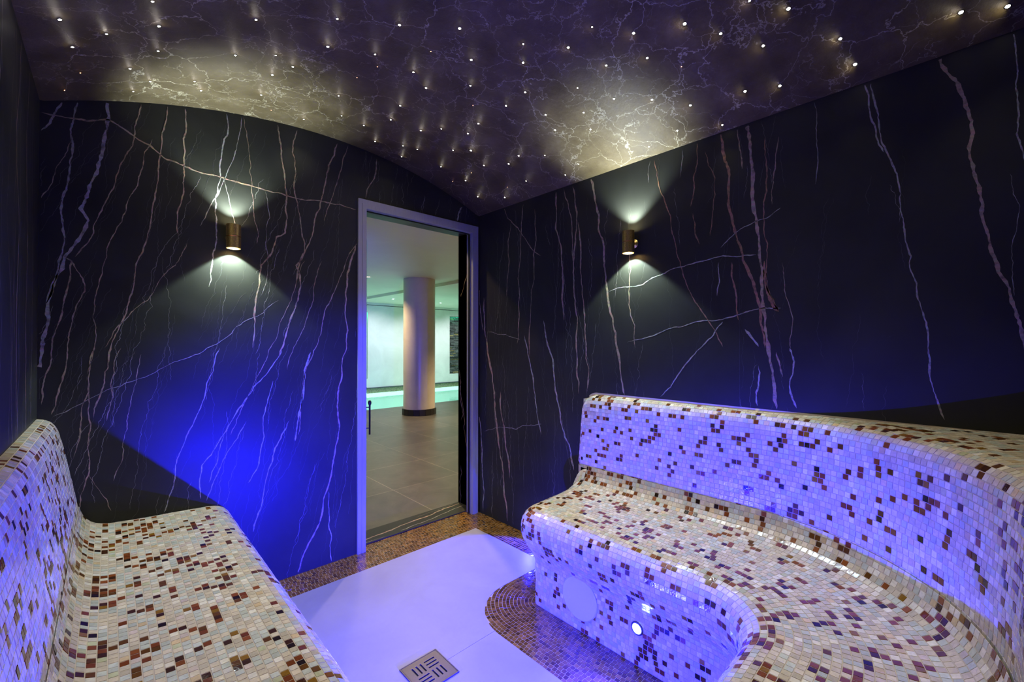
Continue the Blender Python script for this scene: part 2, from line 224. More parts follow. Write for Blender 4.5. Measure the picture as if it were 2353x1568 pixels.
def mat_plaster(name, col, amt=.08, rough=.5):
    m, nt, b = newmat(name); tc = N(nt, 'ShaderNodeTexCoord')
    n = noise(nt, tc.outputs['Object'], 1.6, 6, .62, .8)
    r = ramp(nt, n.outputs['Fac'], [(.3, tuple(c*(1-amt) for c in col)), (.7, tuple(c*(1+amt) for c in col))]); nt.links.new(r.outputs[0], b.inputs['Base Color'])
    b.inputs['Roughness'].default_value = rough
    bp = N(nt, 'ShaderNodeBump'); bp.inputs['Strength'].default_value = .15; bp.inputs['Distance'].default_value = .01
    nt.links.new(n.outputs['Fac'], bp.inputs['Height']); nt.links.new(bp.outputs[0], b.inputs['Normal'])
    return m
def mat_brass():
    m, nt, b = newmat('aged_brass'); tc = N(nt, 'ShaderNodeTexCoord')
    n = noise(nt, tc.outputs['Object'], 260, 4, .7)
    r = ramp(nt, n.outputs['Fac'], [(.35, (.55, .37, .12)), (.5, (.80, .57, .20)), (.7, (.95, .74, .32))]); nt.links.new(r.outputs[0], b.inputs['Base Color'])
    b.inputs['Metallic'].default_value = 1; b.inputs['Roughness'].default_value = .36
    return m
def mat_steel(name, c, r, a=.6):
    m, nt, b = newmat(name); tc = N(nt, 'ShaderNodeTexCoord')
    mp = N(nt, 'ShaderNodeMapping'); mp.inputs['Scale'].default_value = (30, 30, 1); nt.links.new(tc.outputs['Object'], mp.inputs[0])
    n = noise(nt, mp.outputs[0], 8, 5, .6); rp = ramp(nt, n.outputs['Fac'], [(.3, tuple(x*.85 for x in c)), (.7, c)]); nt.links.new(rp.outputs[0], b.inputs['Base Color'])
    b.inputs['Metallic'].default_value = a; b.inputs['Roughness'].default_value = r
    return m
def mat_water():
    m, nt, b = newmat('pool_water'); nt.nodes.remove(b); out = nt.nodes['Material Output']
    tr = N(nt, 'ShaderNodeBsdfTransparent'); tr.inputs[0].default_value = (.62, .93, .84, 1)
    gl = N(nt, 'ShaderNodeBsdfGlossy'); gl.inputs['Roughness'].default_value = .03
    fr = N(nt, 'ShaderNodeFresnel'); fr.inputs[0].default_value = 1.33
    tc = N(nt, 'ShaderNodeTexCoord'); n = noise(nt, tc.outputs['Object'], 9, 3, .5)
    bp = N(nt, 'ShaderNodeBump'); bp.inputs['Strength'].default_value = .12; bp.inputs['Distance'].default_value = .02
    nt.links.new(n.outputs['Fac'], bp.inputs['Height'])
    for q in (gl, fr): nt.links.new(bp.outputs[0], q.inputs['Normal'])
    mx = N(nt, 'ShaderNodeMixShader'); nt.links.new(fr.outputs[0], mx.inputs[0]); nt.links.new(tr.outputs[0], mx.inputs[1]); nt.links.new(gl.outputs[0], mx.inputs[2])
    nt.links.new(mx.outputs[0], out.inputs['Surface']); return m
def mat_glass():
    m, nt, b = newmat('door_glass'); nt.nodes.remove(b); out = nt.nodes['Material Output']
    tr = N(nt, 'ShaderNodeBsdfTransparent'); tr.inputs[0].default_value = (.86, .96, .93, 1)
    gl = N(nt, 'ShaderNodeBsdfGlossy'); gl.inputs['Roughness'].default_value = .02
    fr = N(nt, 'ShaderNodeFresnel'); fr.inputs[0].default_value = 1.45
    mx = N(nt, 'ShaderNodeMixShader'); nt.links.new(fr.outputs[0], mx.inputs[0]); nt.links.new(tr.outputs[0], mx.inputs[1]); nt.links.new(gl.outputs[0], mx.inputs[2])
    nt.links.new(mx.outputs[0], out.inputs['Surface']); return m
def mat_small_mosaic(name, c1, c2, c3, scale):
    m, nt, b = newmat(name); tc = N(nt, 'ShaderNodeTexCoord')
    sep = N(nt, 'ShaderNodeSeparateXYZ'); nt.links.new(tc.outputs['Object'], sep.inputs[0])
    cb = N(nt, 'ShaderNodeCombineXYZ'); nt.links.new(sep.outputs[0], cb.inputs[0]); nt.links.new(sep.outputs[2], cb.inputs[1])
    br = N(nt, 'ShaderNodeTexBrick'); br.offset = 0; br.inputs['Scale'].default_value = 1
    br.inputs['Brick Width'].default_value = scale; br.inputs['Row Height'].default_value = scale; br.inputs['Mortar Size'].default_value = scale*.05
    for i, c in (('Color1', c1), ('Color2', c2), ('Mortar', c3)): br.inputs[i].default_value = (*c, 1)
    nt.links.new(cb.outputs[0], br.inputs['Vector']); nt.links.new(br.outputs['Color'], b.inputs['Base Color']); b.inputs['Roughness'].default_value = .25
    return m
def mat_slate():
    m, nt, b = newmat('stacked_slate'); tc = N(nt, 'ShaderNodeTexCoord'); a = N(nt, 'ShaderNodeAttribute', attribute_name='tint')
    n = noise(nt, tc.outputs['Object'], 14, 5, .7); r = ramp(nt, n.outputs['Fac'], [(.3, (.4,)*3), (.7, (1.3,)*3)])
    nt.links.new(mix(nt, 1.0, a.outputs['Color'], r.outputs[0], 'MULTIPLY'), b.inputs['Base Color']); b.inputs['Roughness'].default_value = .35
    return m

MARBLE = mat_marble(); VEIN = mat_vein(); TILE = mat_tile(); CEIL = mat_ceiling()
GROUT = simple('cream_grout', (.58, .49, .36), .75, bump=.1, bscale=200)
GROUT_F = simple('beige_floor_grout', (.42, .34, .26), .75)
SLAB = mat_floor_slab(); HALLF = mat_hall_floor()
CREAM = mat_plaster('cream_plaster', (.62, .57, .47)); PEARL = mat_plaster('pearly_column_plaster', (.66, .58, .44), .10, .32)
HCEIL = mat_plaster('painted_ceiling', (.80, .75, .62), .03, .6); HWALL = mat_plaster('mottled_white_plaster', (.66, .66, .62), .10, .5)
BRASS = mat_brass(); ALU = mat_steel('brushed_aluminium', (.46, .45, .42), .42, .25); STEEL = mat_steel('drain_steel', (.13, .12, .09), .42, .9)
WHITEP = simple('white_enamel', (.66, .66, .68), .35); DARK = simple('drain_shade', (.01, .01, .01), .8)
BLACKT = simple('black_plinth_tile', (.022, .019, .017), .35); SEAL = simple('black_sealant', (.006, .006, .006), .6)
STAR = emit('star_lens', (1, .90, .78), STAR_POWER); WATER = mat_water(); GLASS = mat_glass()
GLASSEDGE = simple('green_glass_edge', (.04, .42, .34), .15)
SLATE = mat_slate(); POOLM = mat_small_mosaic('green_pool_mosaic', (.12, .13, .07), (.24, .24, .14), (.05, .07, .03), .025)
POOLF = simple('pale_pool_lining', (.62, .80, .74), .5)

# ---------------------------------------------------------------- marble walls: slabs with inlaid veins
VC = {'g': (.40, .37, .28), 't': (.42, .30, .17), 'r': (.33, .175, .085), 'd': (.10, .092, .068)}
def jitter(pts, amp, seed):
    r = np.random.default_rng(seed); P = [np.array(p, float) for p in pts]
    for lvl in range(4):
        if lvl and np.mean([np.linalg.norm(P[i+1]-P[i]) for i in range(len(P)-1)]) < .006: break
        Q = [P[0]]
        for i in range(len(P)-1):
            d = P[i+1]-P[i]; L = np.linalg.norm(d)
            if L > .007:
                nrm = np.array([-d[1], d[0]])/L
                Q.append((P[i]+P[i+1])/2+nrm*r.normal()*L*amp)
            Q.append(P[i+1])
        P = Q
    return P
def add_vein(mb, pts, w, col, place, keep, seed, amp=.09, taper=True):
    """a band of constant material following a wandering line; width varies along it"""
    P = jitter(pts, amp, seed); r = np.random.default_rng(seed+999); n = len(P)
    if n < 2: return
    wn = np.interp(np.arange(n), np.arange(0, n+6, 3), r.uniform(.45, 1.35, len(np.arange(0, n+6, 3))))
    V = []; cols = VC[col]
    for i in range(n):
        a = P[max(i-1, 0)]; b = P[min(i+1, n-1)]; d = b-a; L = np.linalg.norm(d)+1e-9; nr = np.array([-d[1], d[0]])/L
        ww = w*wn[i]*.5*(min(1, (min(i, n-1-i)+.35)/3.) if taper else 1)
        V += [P[i]+nr*ww, P[i]-nr*ww]
    for i in range(n-1):
        mid = (P[i]+P[i+1])/2
        if not keep(mid[0], mid[1]) or not keep(P[i+1][0], P[i+1][1]) or not keep(P[i][0], P[i][1]): continue
        q = [V[2*i], V[2*i+1], V[2*i+3], V[2*i+2]]
        mb.add([place(u, v) for u, v in q], [(0, 1, 2, 3)], 1, tuple(c*r.uniform(.8, 1.1) for c in cols))
def random_veins(mb, n, u0, u1, v0, v1, slope, place, keep, seed, wr=(.4, 1.3), lr=(.15, .9)):
    r = np.random.default_rng(seed)
    for k in range(n):
        u = r.uniform(u0, u1); v = r.uniform(v0, v1); L = r.uniform(*lr); s = slope+r.normal()*.10
        pts = []; step = .07; m = max(2, int(L/step)); du = 0
        for i in range(m+1):
            pts.append((u+du, v-i*step)); du += step*s+r.normal()*.008
        add_vein(mb, pts, r.uniform(*wr)/1000, 'd' if r.random() < .7 else 'g', place, keep, seed*1000+k, .075)
DX0, DX1, DZ = 1.10, XR, 2.10
TH = .255
def keepA(u, v): return XL+.004 < u < XR-.004 and .004 < v < arch_z(u)-.006 and not (1.076 < u < 1.982 and v < 2.115)
mb = MB()
def arc_poly(x0, x1, z0, n=14):
    return [(x0, z0), (x1, z0)]+[(x1+(x0-x1)*i/n, arch_z(min(max(x1+(x0-x1)*i/n, XL), XR))+.02) for i in range(n+1)]
mb.prism(arc_poly(XL-.1, DX0, 0), 1, YA, YA+TH); mb.prism(arc_poly(DX0, XR, DZ, 10), 1, YA, YA+TH); mb.prism(arc_poly(XR, XR+.1, 0, 3), 1, YA, YA+TH)
pA = lambda u, v: (u, YA-.0006, v)
for i, (w_, c_, pts) in enumerate(VEINS_A): add_vein(mb, pts, w_/1000*.95, c_, pA, keepA, 100+i, .035)
random_veins(mb, 150, XL, 1.1, .4, 2.45, -.22, pA, keepA, 11)
random_veins(mb, 50, 1.1, 2.0, 2.1, 2.45, -.15, pA, keepA, 12, lr=(.1, .25))
# vein on the right reveal of the doorway
pR = lambda u, v: (XR-.0006, u, v)
for i, pts in enumerate([[(2.72, 1.05), (2.70, .85), (2.66, .6), (2.62, .45)], [(2.71, 1.0), (2.70, .8), (2.695, .65)], [(2.70, .3), (2.705, .1), (2.70, .0)], [(2.6, 1.9), (2.66, 1.7), (2.7, 1.62)]]):
    add_vein(mb, pts, .003, 't', pR, lambda u, v: v > 0 and 2.56 < u < 2.728, 300+i, .08)
structure(mb.build('wall_back', [MARBLE, VEIN]))

mb = MB(); mb.box((XR, YD-.1, 0), (XR+.1, YA+TH, SPR+.06))
keepB = lambda u, v: (YD < u < YA-.004 or YA+.1 < u < YA+TH-.004) and .004 < v < SPR-.004
pB = lambda u, v: (XR-.0006, u, v)
for i, (w_, c_, pts) in enumerate(VEINS_B): add_vein(mb, pts, w_/1000*.85, c_, pB, keepB, 400+i, .035)
random_veins(mb, 130, 1.2, 2.47, .3, 2.2, -.03, pB, keepB, 21)
random_veins(mb, 45, .1, 1.2, .95, 2.2, .05, pB, keepB, 22, lr=(.08, .5))
for y in (.668, 1.66):   # slab joints
    mb.add([pB(y-.0008, 0), pB(y+.0008, 0), pB(y+.0008, SPR), pB(y-.0008, SPR)], [(0, 1, 2, 3)], 1, (.035, .033, .028))
structure(mb.build('wall_right', [MARBLE, VEIN]))

mb = MB(); mb.box((XL-.1, YD-.1, 0), (XL, YA, SPR+.06))
pC = lambda u, v: (XL+.0006, u, v); keepC = lambda u, v: YD < u < YA-.004 and .004 < v < SPR-.004
r_ = np.random.default_rng(5)
for i in range(16):
    y = r_.uniform(1.6, 2.45); add_vein(mb, [(y+r_.normal()*.03, 2.2-k*.3) for k in range(6)], r_.choice([.002, .004, .007]), r_.choice(['t', 'd', 'g']), pC, keepC, 600+i, .03)
random_veins(mb, 50, 0, 2.47, .9, 2.2, .05, pC, keepC, 31)
structure(mb.build('wall_left', [MARBLE, VEIN]))
mb = MB(); mb.box((XL-.1, YD-.1, 0), (XR+.1, YD, 2.5)); structure(mb.build('wall_front', MARBLE))

# ---------------------------------------------------------------- vaulted ceiling
mb = MB(); n = 64; xs = [XL-.06+(XR-XL+.12)*i/n for i in range(n+1)]
zi = [arch_z(min(max(x, XL), XR)) if XL <= x <= XR else SPR-.0 for x in xs]
y0, y1 = YD-.05, YA+TH-.002
vs = []
for x, z in zip(xs, zi): vs += [(x, y0, z), (x, y1, z), (x, y0, z+.06), (x, y1, z+.06)]
fs = []
for i in range(n):
    a = 4*i; b_ = a+4
    fs += [(a, a+1, b_+1, b_), (a+2, b_+2, b_+3, a+3), (a, b_, b_+2, a+2), (a+1, a+3, b_+3, b_+1)]
fs += [(0, 2, 3, 1), (4*n, 4*n+1, 4*n+3, 4*n+2)]
mb.add(vs, fs, 0, smooth=False)
o = mb.build('ceiling', CEIL, recalc=True); structure(o)
for p in o.data.polygons: p.use_smooth = abs(p.normal.z) > .5

# ---------------------------------------------------------------- mosaic sweeping
PITCH = .0198; GAP = .0016; LIFT = .0011
TONES = [((232, 223, 200), 3), ((216, 202, 174), 5), ((206, 194, 168), 4), ((198, 202, 186), 4), ((208, 212, 198), 3), ((222, 208, 180), 4.5), ((236, 230, 212), 2), ((222, 196, 152), .7), ((204, 206, 164), .5), ((216, 198, 184), .8)]
BROWNS = [((122, 62, 24), 4), ((100, 62, 20), 3), ((138, 76, 34), 2.5), ((70, 40, 18), 2), ((40, 26, 16), 1.1), ((140, 100, 26), 1)]
FLOORB = [((112, 78, 28), 5), ((98, 66, 22), 4), ((124, 88, 34), 3), ((80, 52, 18), 2), ((140, 102, 42), 1)]
def pick(tbl, n, r):
    cs = np.array([lin(c) for c, _ in tbl]); w_ = np.array([q for _, q in tbl], float); w_ /= w_.sum()
    return cs[r.choice(len(tbl), n, p=w_)]*r.uniform(.86, 1.10, (n, 1))
class Path:
    """dense base line in plan with an inward normal for offsets"""
    def __init__(s, segs):
        P = []; Nn = []
        for sg in segs:
            if sg[0] == 'L':
                (x0, y0), (x1, y1), nn = sg[1:]; L = math.hypot(x1-x0, y1-y0); m = max(2, int(L/.01))
                for i in range(m+1): t = i/m; P.append((x0+(x1-x0)*t, y0+(y1-y0)*t)); Nn.append(nn)
            else:
                (cx_, cy_), R_, a0, a1, sgn = sg[1:]; m = max(6, int(abs(a1-a0)*max(R_, .1)/.01))
                for i in range(m+1):
                    a = a0+(a1-a0)*i/m; u = (math.cos(a), math.sin(a)); P.append((cx_+R_*u[0], cy_+R_*u[1])); Nn.append((sgn*u[0], sgn*u[1]))
        s.P = np.array(P, float); s.N = np.array(Nn, float)
    def at(s, d): return s.P+s.N*d
def sweep(mb, path, prof, r, pal='bench', zf=None, clampf=None, keep=None, pitch=PITCH, grout_mat=0, tile_mat=1, flip=False, brown=.15):
    prof = np.array(prof, float); seg = np.linalg.norm(np.diff(prof, axis=0), axis=1); A = np.concatenate([[0], np.cumsum(seg)])
    rows = max(1, int(round(A[-1]/pitch))); ed = np.linspace(0, A[-1], rows+1)
    pr = lambda a: np.array([np.interp(a, A, prof[:, 0]), np.interp(a, A, prof[:, 1])])
    # grout bed
    E = [pr(a) for a in ed]; npth = len(path.P); G = []
    for d, z in E:
        q = path.at(d); pts = np.column_stack([q, np.full(npth, z)])
        if zf is not None: pts = zf(pts)
        if clampf is not None: pts = clampf(pts)
        G.append(pts)
    G = np.array(G); V = G.reshape(-1, 3)
    ii, jj = np.meshgrid(np.arange(rows), np.arange(npth-1), indexing='ij'); a = (ii*npth+jj).ravel()
    F = np.column_stack([a, a+1, a+npth+1, a+npth]); F = F[:, ::-1] if flip else F
    mb.arr(V, F, grout_mat, (1, 1, 1), True)
    # tiles
    TV = []; TF = []; TC = []; cnt = 0; prev = None
    for i in range(rows):
        am = (ed[i]+ed[i+1])/2; dm, zm = pr(am)
        mid = path.at(dm); L = np.concatenate([[0], np.cumsum(np.linalg.norm(np.diff(mid, axis=0), axis=1))])
        nt_ = max(1, int(round(L[-1]/pitch))); off = r.uniform(0, 1)
        st = np.arange(-1, nt_+1)+off
        s0 = np.clip(st*pitch, 0, L[-1]); s1 = np.clip((st+1)*pitch, 0, L[-1]); ok = (s1-s0) > pitch*.3
        s0 = s0[ok]+GAP/2; s1 = s1[ok]-GAP/2; m = len(s0)
        if m == 0: continue
        idx = np.arange(npth); f0 = np.interp(s0, L, idx); f1 = np.interp(s1, L, idx)
        lo, hi = pr(ed[i]+GAP/2), pr(ed[i+1]-GAP/2)
        def ev(f, dz):
            x = np.interp(f, idx, path.P[:, 0])+np.interp(f, idx, path.N[:, 0])*dz[0]; y = np.interp(f, idx, path.P[:, 1])+np.interp(f, idx, path.N[:, 1])*dz[0]
            q = np.column_stack([x, y, np.full(len(f), dz[1])])
            if zf is not None: q = zf(q)
            if clampf is not None: q = clampf(q)
            return q
        c = np.stack([ev(f0, lo), ev(f1, lo), ev(f1, hi), ev(f0, hi)], 1)       # m,4,3
        nrm = np.cross(c[:, 2]-c[:, 0], c[:, 3]-c[:, 1]); nl = np.linalg.norm(nrm, axis=1, keepdims=True)
        good = nl[:, 0] > 1e-5; nrm = nrm/np.maximum(nl, 1e-9)
        if flip: nrm = -nrm
        if keep is not None: good &= keep(c.mean(1))
        c = c[good]; nrm = nrm[good]; m = len(c)
        if m == 0: continue
        ctr = c.mean(1, keepdims=True)
        tilt = r.normal(0, .00022, (m, 4, 1))
        top = ctr+(c-ctr)*.93+nrm[:, None]*(LIFT+r.uniform(-.0002, .0002, (m, 1, 1))+tilt); bot = c-nrm[:, None]*.0006
        vv = np.concatenate([bot, top], 1).reshape(-1, 3)
        base = (np.arange(m)*8+cnt)[:, None]
        fq = [(4, 5, 6, 7), (0, 1, 5, 4), (1, 2, 6, 5), (2, 3, 7, 6), (3, 0, 4, 7)]
        if flip: fq = [t[::-1] for t in fq]
        ff = np.stack([base+np.array(t) for t in fq], 1).reshape(-1, 4)
        if pal == 'bench':
            col = pick(TONES, m, r); x = np.clip(((ctr[:, 0, 0]+ctr[:, 0, 1]*1.0+ctr[:, 0, 2])), -9, 9)
            p_ = np.full(m, brown*.72)
            if prev is not None: p_ = p_+np.array([.17 if np.any(np.linalg.norm(prev-q, axis=1) < pitch*1.15) else 0 for q in ctr[:, 0]])
            isb = r.random(m) < p_
            sh = np.roll(isb, 1) & (r.random(m) < .22); isb = isb | sh
            col[isb] = pick(BROWNS, int(isb.sum()), r); prev = ctr[isb, 0] if isb.any() else None
        else:
            col = pick(FLOORB, m, r)
        TV.append(vv); TF.append(ff); TC.append(np.repeat(col, 5, 0)); cnt += m*8
    if TV: mb.arr(np.concatenate(TV), np.concatenate(TF), tile_mat, np.concatenate(TC))
def bez(p0, p1, p2, p3, n=10):
    return [tuple((1-t)**3*np.array(p0)+3*(1-t)**2*t*np.array(p1)+3*(1-t)*t*t*np.array(p2)+t**3*np.array(p3)) for t in np.linspace(0, 1, n+1)]
H = math.pi/2
# section of both benches: d inward from the nose, z up
PLINTH = [(.070, .003), (.070, .20)]
NOSE = bez((.070, .20), (.066, .255), (.0, .29), (.0, .365), 12)+bez((.0, .365), (.0, .42), (.03, .455), (.088, .461), 12)[1:]
SEATP = [(.088, .461), (.2, .4645), (.32, .469), (.40, .4765)]+bez((.40, .4765), (.45, .483), (.485, .505), (.496, .575), 10)[1:]
BACK = [(.500, .560), (.505, .65), (.513, .80), (.520, .885)]+bez((.520, .885), (.524, .935), (.54, .956), (.585, .962), 9)[1:]

# ---- right bench: turns from the right wall towards the camera wall
rr = np.random.default_rng(21)
bench = empty('mosaic_bench', (1.72, .9, 0)); tag(bench, 'long curving steam bath bench in cream and brown mosaic along the right wall', 'bench', 'mosaic benches')
def bpart(name, mb_, mats, root):
    o_ = mb_.build(name, mats, root); o_.location = (-root.location[0], -root.location[1], -root.location[2]); return o_
NX, NE, RC = 1.42, 1.51, .12
def seat_z(d): return np.interp(d, [.08, .3, .4, .46, .49], [.461, .469, .478, .505, .56])
def zf_end(p):
    p = p.copy(); m_ = p[:, 1] > NE-RC-.001; d = np.clip(p[:, 0]-NX, .08, .49)
    f_ = np.where(m_, seat_z(d)/.461, 1.0); z = p[:, 2]; p[:, 2] = np.where(z > .25, .25+(z-.25)*((.461*f_-.25)/(.461-.25)), z); return p
nose_path = Path([('L', (XR, NE), (NX+RC, NE), (0, -1)), ('A', (NX+RC, NE-RC), RC, H, 2*H, -1), ('L', (NX, NE-RC), (NX, .60), (1, 0)),
                  ('A', (1.25, .60), .17, 0, -H, 1), ('L', (1.25, .43), (.447, .43), (0, -1))])
flat_path = Path([('L', (NX, NE-.085), (NX, .60), (1, 0)), ('A', (1.25, .60), .17, 0, -H, 1), ('L', (1.25, .43), (.447, .43), (0, -1))])
def inside(c): return (c[:, 0] < XR-.002) & (c[:, 1] > YD+.002)
def clamp(p): p = p.copy(); p[:, 0] = np.minimum(p[:, 0], XR-.001); p[:, 1] = np.maximum(p[:, 1], YD+.001); return p
mb = MB(); sweep(mb, nose_path, PLINTH, rr, brown=.14); bpart('plinth', mb, [GROUT, TILE], bench)
mb = MB(); sweep(mb, nose_path, NOSE, rr, zf=zf_end); sweep(mb, flat_path, SEATP, rr, brown=.17); bpart('seat', mb, [GROUT, TILE], bench)
BE = 1.50; RB = .03
back_path = Path([('L', (XR, BE), (NX+.5+RB, BE), (0, -1)), ('A', (NX+.5+RB, BE-RB), RB, H, 2*H, -1), ('L', (NX+.5, BE-RB), (NX+.5, .60), (1, 0)),
                  ('A', (1.25, .60), .67, 0, -H, 1), ('L', (1.25, -.07), (.447, -.07), (0, -1))])
bp_ = [(d-.5, z) for d, z in BACK]+[(.12, .966), (.25, .970), (.42, .974)]
low = [(-.002, .45)]
def keepbk(c): return inside(c)
def back_clamp(p):
    p = clamp(p); return p
# main run without the rounded end, then the rounded end itself
back_main = Path([('L', (NX+.5, BE-RB), (NX+.5, .60), (1, 0)), ('A', (1.25, .60), .67, 0, -H, 1), ('L', (1.25, -.07), (.447, -.07), (0, -1))])
back_end = Path([('L', (XR, BE), (NX+.5+RB, BE), (0, -1)), ('A', (NX+.5+RB, BE-RB), RB, H, 2*H, -1)])
RT = .085
def zf_top(p):
    p = p.copy(); t_ = np.clip((p[:, 1]-(BE-RT))/RT, 0, 1); drop = RT*(1-np.sqrt(1-t_*t_)); m_ = p[:, 0] > NX+.3
    k_ = np.clip((p[:, 2]-.80)/.155, 0, 1); p[:, 2] -= np.where(m_, drop*k_, 0); return p
mb = MB(); sweep(mb, back_main, bp_, rr, zf=zf_top, clampf=back_clamp, keep=keepbk, brown=.13)
sweep(mb, back_end, [(0, .47), (0, .60)]+[(min(d-.5, .028), z) for d, z in BACK[1:]], rr, zf=zf_top, clampf=clamp, keep=inside, brown=.13)
bpart('backrest', mb, [GROUT, TILE], bench)
# access cover and spot lamp on the plinth
def disc(name, root, ctr, R_, th, mat, axis=0, sgn=-1):
    m_ = MB(); prof = [(0.0001, sgn*th), (R_-.004, sgn*th), (R_, sgn*(th-.003)), (R_, 0)]
    m_.lathe(prof, 48, 0, (0, 0, 0), axis, smooth=False); o_ = m_.build(name, mat, root, recalc=True)
    o_.location = tuple(np.array(ctr)-np.array(root.location)); return o_
cover = disc('access_cover', bench, (NX+.0695, 1.146, .145), .092, .008, WHITEP); cover['label'] = 'smooth round white access cover'

# ---- left bench
rl = np.random.default_rng(33)
lb = empty('mosaic_bench', (.1, 1.2, 0)); tag(lb, 'straight steam bath bench in cream and brown mosaic along the left wall', 'bench', 'mosaic benches')
LX = .44
lpath = Path([('L', (LX, YD), (LX, YA-.003), (-1, 0))])
mb = MB(); sweep(mb, lpath, PLINTH, rl, flip=False); bpart('plinth', mb, [GROUT, TILE], lb)
LNOSE = [(d, z+.013*max(0, min(1, (z-.25)/.2))) for d, z in NOSE]
LSEAT = [(.088, .474), (.2, .480), (.32, .484), (.42, .491)]+bez((.42, .491), (.48, .497), (.512, .515), (.526, .585), 10)[1:]
LBACK = [(.526, .57), (.540, .65), (.566, .80), (.579, .87)]+bez((.579, .87), (.590, .925), (.603, .951), (LX-XL, .955), 9)[1:]
mb = MB(); sweep(mb, lpath, LNOSE, rl, brown=.1); sweep(mb, lpath, LSEAT, rl, brown=.19); bpart('seat', mb, [GROUT, TILE], lb)
mb = MB(); sweep(mb, lpath, LBACK, rl, brown=.16); sweep(mb, Path([('L', (.444, -.07), (-.105, -.07), (0, -1))]), [(0, .475), (0, .56)]+[(d-.5, z) for d, z in BACK[1:]], rl, clampf=clamp, keep=inside, brown=.13); bpart('backrest', mb, [GROUT, TILE], lb)

# ---------------------------------------------------------------- spot lamps in the plinths
LENS = emit('blue_lamp_lens', (.55, .80, 1), 60)
def plinth_spot(x, y, z, dirx, diry, label, size=84, w_=BLUE_W, tilt=.0, pan=.0):
    rz = math.atan2(diry, dirx); root = empty('plinth_spot_lamp', (x, y, z), rz); tag(root, label, 'lamp', 'blue spot lamps set low around the room')
    m_ = MB(); m_.lathe([(.019, 0), (.024, .0), (.026, .003), (.024, .0065), (.019, .007), (.0185, .004)], 36, 0, axis=0); m_.build('bezel', STEEL, root, recalc=True)
    m_ = MB(); m_.lathe([(.0185, .004), (.015, .0075), (.008, .0095), (.0001, .010)], 24, 0, axis=0); m_.build('lens', LENS, root, recalc=True)
    ld = bpy.data.lights.new('blue_beam', 'SPOT'); ld.energy = w_; ld.color = (.006, .006, 1.0); ld.spot_size = math.radians(size); ld.spot_blend = .55; ld.shadow_soft_size = .008
    lo = bpy.data.objects.new('blue_beam', ld); C.objects.link(lo); lo.parent = root; lo.location = (.022, 0, 0)
    lo.rotation_euler = Vector((math.cos(tilt)*math.cos(pan), math.cos(tilt)*math.sin(pan), math.sin(tilt))).to_track_quat('-Z', 'Y').to_euler()
    return root
plinth_spot(NX+.068, .868, .150, -1, 0, 'glowing blue white spot lamp in the plinth of the right hand bench', 108, BLUE_W*3.6, -.08)
plinth_spot(LX-.068, 1.15, .150, 1, 0, 'blue spot lamp in the left hand bench plinth, the one nearer the doorway', 108, BLUE_W*4.6, -.30, -.30)
plinth_spot(LX-.068, .62, .150, 1, 0, 'blue spot lamp in the left hand bench plinth, farther from the doorway', 80, BLUE_W*.6, -.10, .1)
plinth_spot(.70, .360, .150, 0, 1, 'blue spot lamp in the near plinth facing the doorway wall', 56, BLUE_W*10, .13, -.07)
plinth_spot(1.02, .360, .150, 0, 1, 'added blue spot lamp, unseen in the near plinth, washing the pale floor', 96, BLUE_W*2.7, -.42)  # extra lamp out of view, added to turn the slab bluer

plinth_spot(XR-.001, 1.92, .163, -1, 0, 'blue spot lamp low on the right marble wall behind the bench end', 96, BLUE_W*1.15, -.45)
# ---------------------------------------------------------------- floor of the steam room
mb = MB(); mb.box((XL-.1, YD-.1, -.12), (XR+.1, 2.55, .0)); structure(mb.build('floor', GROUT_F))
# pale slab with its curved cut round the bench end
poly = [(.40, 2.268), (1.808, 2.268), (1.808, 1.632), (1.50, 1.632)]
for i in range(17):
    a = H+(H)*i/16; poly.append((1.48+.26*math.cos(a), 1.372+.26*math.sin(a)))
poly += [(1.22, .62), (.40, .62)]
yj = 1.40
up = [p for p in poly if p[1] >= yj]; 
def clip(poly, yv, above):
    out = []
    for i in range(len(poly)):
        a = poly[i]; b_ = poly[(i+1) % len(poly)]; ia = (a[1] >= yv) == above; ib = (b_[1] >= yv) == above
        if ia: out.append(a)
        if ia != ib: t = (yv-a[1])/(b_[1]-a[1]); out.append((a[0]+(b_[0]-a[0])*t, yv))
    return out
mb = MB(); mb.prism(clip(poly, yj+.0007, True), 2, -.002, .0035); mb.prism(clip(poly, yj-.0007, False), 2, -.002, .0035)
structure(mb.build('floor_slab', SLAB, recalc=True))
def in_poly(x, y):
    c = False; n_ = len(poly)
    for i in range(n_):
        x0, y0_ = poly[i]; x1, y1_ = poly[(i+1) % n_]
        if (y0_ > y) != (y1_ > y) and x < (x1-x0)*(y-y0_)/(y1_-y0_)+x0: c = not c
    return c
rf = np.random.default_rng(44); mb = MB()
def keepf(c): return np.ones(len(c), bool)
sweep(mb, Path([('L', (.36, 2.546), (XR, 2.546), (0, -1))]), [(.001, .0012), (.276, .0012)], rf, 'floor', flip=True, pitch=.0187)
sweep(mb, Path([('L', (XR, 2.27), (XR, 1.632), (-1, 0))]), [(.001, .0012), (.191, .0012)], rf, 'floor', flip=True, pitch=.0187)
plpath = Path([('L', (XR, 1.44), (NX+RC, 1.44), (0, 1)), ('A', (NX+RC, 1.39), .05, H, 2*H, 1), ('L', (1.49, 1.39), (1.49, .42), (-1, 0))])
sweep(mb, plpath, [(.0, .0012), (.197, .0012)], rf, 'floor', flip=True, pitch=.0187)
plp2 = Path([('A', (NX+RC, 1.39), .247, H, 2*H, 1), ('L', (1.293, 1.39), (1.293, .62), (-1, 0))])
sweep(mb, plp2, [(0, .0012), (.076, .0012)], rf, 'floor', flip=True, pitch=.0187, keep=lambda c: np.array([not in_poly(p[0], p[1]) for p in c]))
